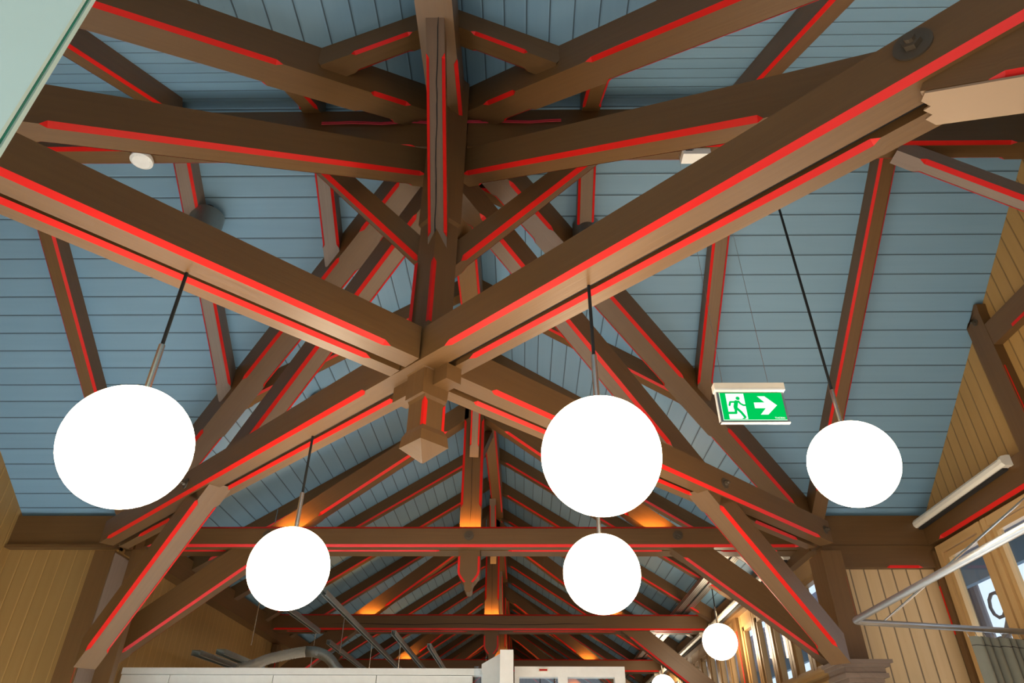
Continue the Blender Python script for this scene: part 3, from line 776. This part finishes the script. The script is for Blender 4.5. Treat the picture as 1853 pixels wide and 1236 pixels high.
flat('arrow_pictogram', [[(.53, .43), (.53, .64), (.70, .64), (.60, .87), (.72, .87), (.89, .535), (.72, .20), (.60, .20), (.70, .43)]], M['signwhite'], -.0130)
def limb(pts, w):
    out = []
    for (a, b), (c_, d_) in zip(pts, pts[1:]):
        dx_, dz_ = (c_ - a) * W_, (d_ - b) * H_; L = math.hypot(dx_, dz_) or 1
        nx, nz = -dz_ / L * w / W_, dx_ / L * w / H_
        out.append([(a + nx, b + nz), (c_ + nx, d_ + nz), (c_ - nx, d_ - nz), (a - nx, b - nz)])
    for (a, b) in pts:
        out.append([(a + math.cos(t * math.pi / 5) * w / W_, b + math.sin(t * math.pi / 5) * w / H_) for t in range(10)])
    return out
runner = limb([(.29, .68), (.235, .66), (.155, .66), (.135, .54)], .0042) + limb([(.29, .68), (.31, .60), (.355, .54), (.42, .54)], .0042)
runner += limb([(.25, .66), (.225, .48), (.225, .42)], .0085) + limb([(.225, .44), (.215, .26), (.09, .26)], .0055) + limb([(.235, .44), (.30, .28), (.345, .11)], .0055)
runner += [[(.285 + math.cos(t * math.pi / 8) * .0085 / W_, .79 + math.sin(t * math.pi / 8) * .0085 / H_) for t in range(16)]]
vs = []; fs = []
for i, p in enumerate(runner):
    k = len(vs); vs += [sp(u, v, -.0134 - .00002 * i) for u, v in p]; fs.append(tuple(range(k, k + len(p))))
mesh('running_figure', vs, fs, M['signgreen'], es)
flat('shadow_mark', [[(.29, .045), (.34, .045), (.36, .09), (.32, .09)]], M['signgreen'], -.0133)
tcu = bpy.data.curves.new('maker_text', 'FONT'); tcu.body = 'THORN'; tcu.size = .012; tcu.align_x = 'RIGHT'; tcu.extrude = .0003
tob = bpy.data.objects.new('tmp_text', tcu); COL.objects.link(tob)
bpy.context.view_layer.update()
tme = bpy.data.meshes.new_from_object(tob.evaluated_get(bpy.context.evaluated_depsgraph_get()))
bpy.data.objects.remove(tob)
tme.materials.clear(); tme.materials.append(M['signwhite'])
to = bpy.data.objects.new('maker_text', tme); COL.objects.link(to); to.parent = es
to.rotation_euler = (math.pi / 2, 0, 0); to.location = V3((sx1 - .008, -.0136, sz0 + .006 + ZF)) - wl(es)
for x in (X0 + .04, X1 - .055):
    MB().tube([(x, -.01, ZT), (x, -.01, 1.34)], .0011, 6).build('hanging_wire', M['steel'], es)

# ------------------------------------------------------------ detector, box, cans, cables
sd = empty('smoke_detector', (-1.70, -.0, 1.29), 'round white smoke detector under the left ridge beam', 'smoke detector')
MB().tube([(-1.70, 0, 1.3385), (-1.70, 0, 1.322)], .052, 28).build('base', M['white'], sd, smooth=False)
MB().tube([(-1.70, 0, 1.322), (-1.70, 0, 1.305), (-1.70, 0, 1.296)], [.060, .060, .045], 28).build('sensor_head', M['white'], sd)
vsb = MB()
for k in range(8):
    a = math.pi * 2 * k / 8
    vsb.tube([(-1.70 + .05 * math.cos(a), .05 * math.sin(a), 1.3005), (-1.70 + .05 * math.cos(a + .35), .05 * math.sin(a + .35), 1.3005)], .0016, 5)
vsb.build('vent_slot', M['dark'], sd)
bx = empty('junction_box', (1.34, 0, 1.29), 'small white box under the right ridge beam', 'junction box')
MB().box((1.275, -.035, 1.295), (1.425, .035, 1.339)).build('housing', M['white'], bx)
lbl = MB()
for k in range(4): lbl.box((1.29, -.036, 1.331 - .004 * k), (1.335 - .008 * (k % 2), -.0352, 1.333 - .004 * k))
lbl.build('printed_label', M['dark'], bx)
for x, y, z0_, nm in ((-1.56, .53, 1.10, 'left wing'), (.80, .60, 1.12, 'right wing beside the crossing'), (-1.20, 2.17, .86, 'left slope of the far hall')):
    c_ = empty('ceiling_can_light', (x, y, z0_), 'grey metal cylinder light under the blue boards, %s' % nm, 'can light')
    zt_ = zroof(x, y) - .01
    zt_ = {-1.56: 1.455, .80: 1.42, -1.20: 1.05}[x]; rc = {-1.56: .10, .80: .085, -1.20: .075}[x]
    MB().tube([(x, y, z0_), (x, y, zt_ - .05)], rc, 40, cap=True).build('cylinder', M['can'], c_)
    MB().tube([(x, y, zt_ - .05), (x, y, zroof(x, y) + .01)], .03, 16).build('mount', M['dark'], c_)
    MB().tube([(x, y, z0_ + .003), (x, y, z0_ - .002)], rc * .8, 30).build('lens', M['frost'], c_)
def wave(a, b, n, amp, zamp):
    a, b = V3(a), V3(b)
    return [a.lerp(b, i / n) + V3((0, amp * math.sin(i * 1.9), zamp * math.sin(i * 1.3))) for i in range(n + 1)]
for i, zc in enumerate((1.535, 1.522)):
    MB().tube(wave((-.72, -.068, zc), (.62, -.068, zc + .004), 16, .003, .004), .004, 6).build('signal_cable', M['pinkcable'], label=('upper' if i == 0 else 'lower') + ' thin red cable clipped along the ridge beam behind the king post', cat='cable')

# ------------------------------------------------------------ curtain rail and curtain on the right
cr = empty('curtain_rail', (2.7, 1.2, -.82), 'bent aluminium curtain rail projecting from the right wall', 'curtain rail')
cor = V3((2.211, 1.438, -.80)); pA = V3((2.163, -1.2, -.80)); pB = V3((3.415, 1.735, -.80))
dA = (pA - cor).normalized(); dB = (pB - cor).normalized(); Rb = .06
arc = []
for i in range(9):
    t = i / 8; a = cor + dA * Rb; b_ = cor + dB * Rb
    arc.append(a * (1 - t) ** 2 + cor * 2 * t * (1 - t) + b_ * t * t)
MB().tube([pA] + arc + [pB], .0165, 18).build('tube', M['tube'], cr, smooth=True)
MB().tube([(2.40, 1.50, -.795), (3.38, 1.22, -.10)], .006, 10).build('stay_rod', M['steel'], cr)
MB().tube([(pA.x, pA.y, -.80), (pA.x, pA.y, .15)], .006, 8).build('hanger_rod', M['steel'], cr)
# curtain with folds
P0 = V3((2.93, 1.625, -.83)); P1 = V3((3.40, 1.75, -.83)); nF = 8; vs = []; fs = []; uvv = []
dirc = (P1 - P0).normalized(); nr = V3((dirc.y, -dirc.x, 0)); Lc = (P1 - P0).length; cols = nF * 10
for r_ in range(14):
    f = r_ / 13; zz = -.845 - f * 2.2
    for k in range(cols + 1):
        s_ = k / cols
        amp = .042 + .012 * f
        fold = abs(math.sin(math.pi * s_ * nF)) ** .55 * amp + .01 * math.sin(s_ * 17)
        vs.append(P0 + dirc * (s_ * Lc) + nr * fold + V3((0, 0, zz + .83 + (.004 * math.cos(2 * math.pi * s_ * nF) if r_ == 0 else 0))))
for r_ in range(13):
    for k in range(cols):
        a = r_ * (cols + 1) + k
        fs.append((a, a + 1, a + cols + 2, a + cols + 1))
cu = mesh('curtain', vs, fs, M['canvas'], smooth=True, label='heavy grey green canvas curtain in deep folds hanging from the rail', cat='curtain')
sd_ = MB()
for k in range(cols):
    a = vs[k] + V3((0, 0, -.045)) + nr * .0015; b_ = vs[k + 1] + V3((0, 0, -.045)) + nr * .0015
    sd_.add([a, b_, b_ + V3((0, 0, -.004)), a + V3((0, 0, -.004))], [(0, 1, 2, 3)])
sd_.build('hem_seam', M['dark'], cu)
for k in range(nF + 1):
    hk = MB()
    q = P0 + dirc * (k / nF * Lc)
    hk.tube([q + V3((0, 0, .03)) + nr * .012, q + V3((0, 0, .045)), q + V3((0, 0, .03)) - nr * .012, q + V3((0, 0, -.015))], .0022, 6)
    hk.build('hook', M['steel'], cu)

# ------------------------------------------------------------ glass panel close to the viewer, upper left
gx, gy = -.214, -2.055; gd = V3((-.97, -.24, 0)); gn = V3((.24, -.97, 0))
gl = empty('glass_panel', (gx - .4, gy - .1, -ZF), 'tall pale green laminated glass panel edge close to the viewer at the upper left', 'glass panel')
for nm, o_, th, mt in (('rear_pane', .014, .008, 'frost'), ('interlayer', .0075, .003, 'glassedge'), ('front_pane', 0, .006, 'frost')):
    a = V3((gx, gy, 0)) - gn * o_
    vs = [a, a + gd * .9, a + gd * .9 - gn * th, a - gn * th]
    MB().prism([(v.x, v.y, -ZF) for v in vs], (0, 0, 3.35)).build(nm, M[mt], gl)

# ------------------------------------------------------------ white partition and glazed entrance at the foot of the picture
py = 3.05; ptop = -.815
po = empty('office_partition', (-.8, py, -ZF), 'long off white partition with panel joints along the lower edge', 'partition')
p_ = MB(); p_.box((-2.62, py, ptop - .045), (.22, py + .10, ptop)); p_.build('head_rail', M['panelwhite'], po)
for i, (a, b) in enumerate([(-2.62, -2.255), (-2.25, -1.475), (-1.47, -.70), (-.695, .02)]):
    MB().box((a, py + .012, -ZF), (b, py + .09, ptop - .048)).build('panel', M['panelwhite'], po)
MB().box((.06, 2.62, -ZF), (.10, 3.04, -.86)).build('glass_side', M['glass'], po)
pp = MB(); pp.box((.232, 2.83, -ZF), (.328, 3.0, -.72)); pp.build('end_post', M['white'], po)
MB().prism([(.09, 3.02, -ZF), (.232, 2.95, -ZF), (.232, 2.95, -.725), (.09, 3.02, -.79)], (.004, .02, 0)).build('end_leaf', M['panelwhite'], po)
en = empty('glazed_entrance', (.74, py, -ZF), 'white framed glazed entrance beside the partition with a small red display on its head', 'entrance')
e_ = MB(); e_.box((.335, py, -.87), (1.158, py + .1, -.80)); e_.box((.335, py + .005, -ZF), (.37, py + .095, -.87)); e_.box((1.08, py + .005, -ZF), (1.158, py + .095, -.87)); e_.box((.66, py + .005, -ZF), (.73, py + .095, -.87))
e_.build('frame', M['white'], en)
MB().box((.37, py + .03, -ZF), (.66, py + .04, -.87)).build('pane', M['glass'], en); MB().box((.73, py + .03, -ZF), (1.08, py + .04, -.87)).build('pane', M['glass'], en)
MB().box((.513, py - .012, -.838), (.588, py, -.812)).build('display', M['cream'], en)
MB().box((.52, py - .014, -.832), (.58, py - .0125, -.819)).build('display_window', M['leddot'], en)

# ------------------------------------------------------------ services above the partition
def channel(a, b, w=.04, h=.04, name='strut_channel', label=''):
    a, b = V3(a), V3(b); d = (b - a).normalized(); s = V3((-d.y, d.x, 0)).normalized(); up = V3((0, 0, 1))
    mb = MB(); t = .003
    mb.obox(a + up * (h / 2), b + up * (h / 2), w, t, s, up)
    mb.obox(a + s * (w / 2), b + s * (w / 2), t, h, s, up); mb.obox(a - s * (w / 2), b - s * (w / 2), t, h, s, up)
    mb.obox(a + s * (w / 2 - .006) - up * (h / 2), b + s * (w / 2 - .006) - up * (h / 2), .012, t, s, up)
    mb.obox(a - s * (w / 2 - .006) - up * (h / 2), b - s * (w / 2 - .006) - up * (h / 2), .012, t, s, up)
    return mb.build(name, M['galv'], label=label, cat='channel rail')
channel((-1.165, 2.99, -.28), (-1.165, 7.4, -.28), label='long galvanised channel rail running from behind the left globe towards the partition')
channel((-1.62, 3.4, -.28), (-1.60, 4.55, -.28), label='short galvanised channel rail seen below the left globe')
channel((-1.63, 5.1, -.28), (-1.62, 7.2, -.28), label='galvanised channel rail right of the silver duct')
channel((-.87, 4.6, -.28), (-.85, 7.4, -.28), label='galvanised channel rail third from the left above the partition')
channel((-.60, 5.3, -.28), (-.60, 7.4, -.28), label='shortest galvanised channel rail, rightmost above the partition')
channel((-2.40, 3.75, -.6), (-2.33, 4.7, -.6), .08, .04, label='wide galvanised channel at the left end above the partition')
channel((-2.17, 3.70, -.6), (-2.12, 4.6, -.6), .08, .04, label='wide galvanised channel beside the start of the silver duct')
def zz(x): return ZR - MH * abs(x)
for i, (x, y, zlo, zhi, lb) in enumerate([(-1.83, 3.45, -.59, zz(1.83) - .1, 'first'), (-1.165, 3.75, -.6, -.30, 'second'), (-1.61, 4.5, -.62, -.30, 'third'), (-1.165, 5.05, -.75, -.30, 'fourth'),
                                     (-.86, 5.0, -.75, -.30, 'fifth'), (-.05, 6.6, -.7, -.0, 'sixth')]):
    MB().tube([(x, y, zlo), (x, y, zhi)], .004 if i else .005, 6).build('threaded_rod', M['steel'], label='thin threaded hanging rod, %s from the left above the partition' % lb, cat='rod')
# flexible duct
dpts = [V3(p) for p in ((-2.16, 4.15, -.67), (-2.0, 4.1, -.64), (-1.88, 4.07, -.60), (-1.75, 4.05, -.575), (-1.62, 4.03, -.555), (-1.52, 4.02, -.545))]
fine = []
for i in range(len(dpts) - 1):
    for k in range(10): fine.append(dpts[i].lerp(dpts[i + 1], k / 10))
fine.append(dpts[-1])
du = empty('ventilation_duct', (-1.75, 4.05, -.72), 'crinkled silver flexible duct with smooth elbow above the partition', 'duct')
MB().tube(fine, [.040 + .007 * (i % 2) for i in range(len(fine))], 20).build('flexible_hose', M['foil'], du)
el = [V3((-1.53, 4.02, -.546))] + [V3((-1.50 + .26 * math.sin(t * 1.1), 4.02, -.546 - .16 * (1 - math.cos(t * 1.25)))) for t in [i / 8 for i in range(1, 9)]] + [V3((-1.20, 4.02, -.72)), V3((-1.1, 4.02, -.80))]
MB().tube(el, .045, 20).build('elbow', M['galv'], du, smooth=True)
MB().tube([(-1.42, 3.97, -.575), (-1.42, 3.955, -.575)], .014, 14).build('plug', M['galv'], du)
# cable trays
for x0_, nm in ((2.20, 'left'), (2.30, 'right')):
    mb = MB(); zt_ = .20
    y0_, y1_ = 3.05, 12.5
    vs = [(x0_, y0_, zt_), (x0_ + .075, y0_, zt_), (x0_ + .075, y1_, zt_), (x0_, y1_, zt_)]
    tp = [(a, b, c_ + .004) for a, b, c_ in vs]
    uvq = [(a, b) for a, b, _ in vs]
    mb.add(vs + tp, [(0, 1, 2, 3), (7, 6, 5, 4), (0, 4, 5, 1), (1, 5, 6, 2), (2, 6, 7, 3), (3, 7, 4, 0)], 0, [uvq, uvq[::-1]] + [[(0, 0)] * 4] * 4)
    mb.box((x0_, y0_, zt_ + .004), (x0_ + .003, y1_, zt_ + .04)); mb.box((x0_ + .072, y0_, zt_ + .004), (x0_ + .075, y1_, zt_ + .04))
    mb.build('cable_tray', M['perf'], label='perforated galvanised cable tray under the right hall roof, %s one of the pair' % nm, cat='cable tray')

# ------------------------------------------------------------ outside, seen through the gable windows
oc = empty('station_canopy', (4.4, 6, -ZF), 'pale canopy roof with dark iron brackets outside the windows', 'canopy')
MB().box((3.6, -4, .20), (5.0, 18, .26)).build('canopy_roof', plain('grey violet canopy', (.33, .32, .42), .7), oc)
MB().box((4.5, -4, .02), (4.56, 18, .20)).build('fascia', plain('blue canopy fascia', (.20, .36, .55), .6), oc)
iron = plain('grey painted iron', (.15, .14, .16), .5)
for yb in (.7, 2.6, 4.5, 6.4, 8.3):
    ir = MB()
    ir.tube([(4.85, yb, -ZF), (4.85, yb, .20)], .07, 12)
    for sg_ in (1, -1):
        ir.tube([(4.85, yb + sg_ * .55 * math.sin(t / 10 * 1.57), -.45 + .63 * (1 - math.cos(t / 10 * 1.57))) for t in range(11)], .035, 8)
        ir.tube([(4.85, yb + sg_ * (.30 + .11 * math.cos(t * .63)), -.10 + .11 * math.sin(t * .63)) for t in range(11)], .016, 6)
        ir.tube([(4.85, yb + sg_ * (.16 + .06 * math.cos(t * .63)), -.42 + .06 * math.sin(t * .63)) for t in range(11)], .014, 6)
    ir.build('iron_column', iron, oc)
MB().box((-12, -12, -.05 - ZF), (14, 24, -.02 - ZF)).build('ground', plain('grey paving outside', (.35, .35, .34), .8), kind='structure') if False else None

# ------------------------------------------------------------ world, lights
w = bpy.data.worlds.new('World'); SC.world = w; w.use_nodes = True
bg = w.node_tree.nodes['Background']; bg.inputs[0].default_value = (.78, .89, 1.0, 1); bg.inputs[1].default_value = 1.3
def area(name, loc, rot, size, sy, power, col, spread=180):
    l = bpy.data.lights.new(name, 'AREA'); l.shape = 'RECTANGLE'; l.size = size; l.size_y = sy; l.energy = power; l.color = col
    l.spread = math.radians(spread)
    o = bpy.data.objects.new(name, l); COL.objects.link(o); o.location = V3(loc) + V3((0, 0, ZF)); o.rotation_euler = rot
    return o
area('window_daylight', (3.7, 1.0, -.5), (0, math.radians(75), 0), 1.6, 3.5, 14, (.82, .90, 1))
area('hall_daylight', (3.5, 6.0, -.9), (0, math.radians(80), 0), .6, 8, 8, (.85, .92, 1))
for x, y, p_, c_ in ((-1.9, .8, 210, (.74, .88, 1)), (1.9, .8, 95, (1, .95, .88)), (-.2, -3.6, 95, (1, .94, .86)), (0, 4.5, 52, (1, .93, .84)), (0, 9.5, 45, (1, .93, .84))):
    area('floor_bounce_fill', (x, y, -2.2), (0, 0, 0), 1.2, 1.2, p_, c_)  # unseen fill lights, added to bounce light off the floor onto the roof

# ------------------------------------------------------------ camera
cam = bpy.data.cameras.new('Camera'); co = bpy.data.objects.new('Camera', cam); COL.objects.link(co)
cam.sensor_width = 36; cam.lens = 1239.1 / 1853 * 36; cam.clip_start = .02
R_ = V3((0.9999095, 0.01274494, 0.00430789)); U_ = V3((0.00343617, -0.55153377, 0.83414549)); F_ = V3((-0.01300708, 0.8340552, 0.55152765))
m4 = Matrix(((R_.x, U_.x, -F_.x, .3913), (R_.y, U_.y, -F_.y, -2.5777), (R_.z, U_.z, -F_.z, -1.6 + ZF), (0, 0, 0, 1)))
co.matrix_world = m4
SC.camera = co
SC.view_settings.view_transform = 'Standard'
SC.view_settings.exposure = 0
SC.cycles.max_bounces = 6; SC.cycles.diffuse_bounces = 4; SC.cycles.use_denoising = True
SC.cycles.sample_clamp_indirect = 8
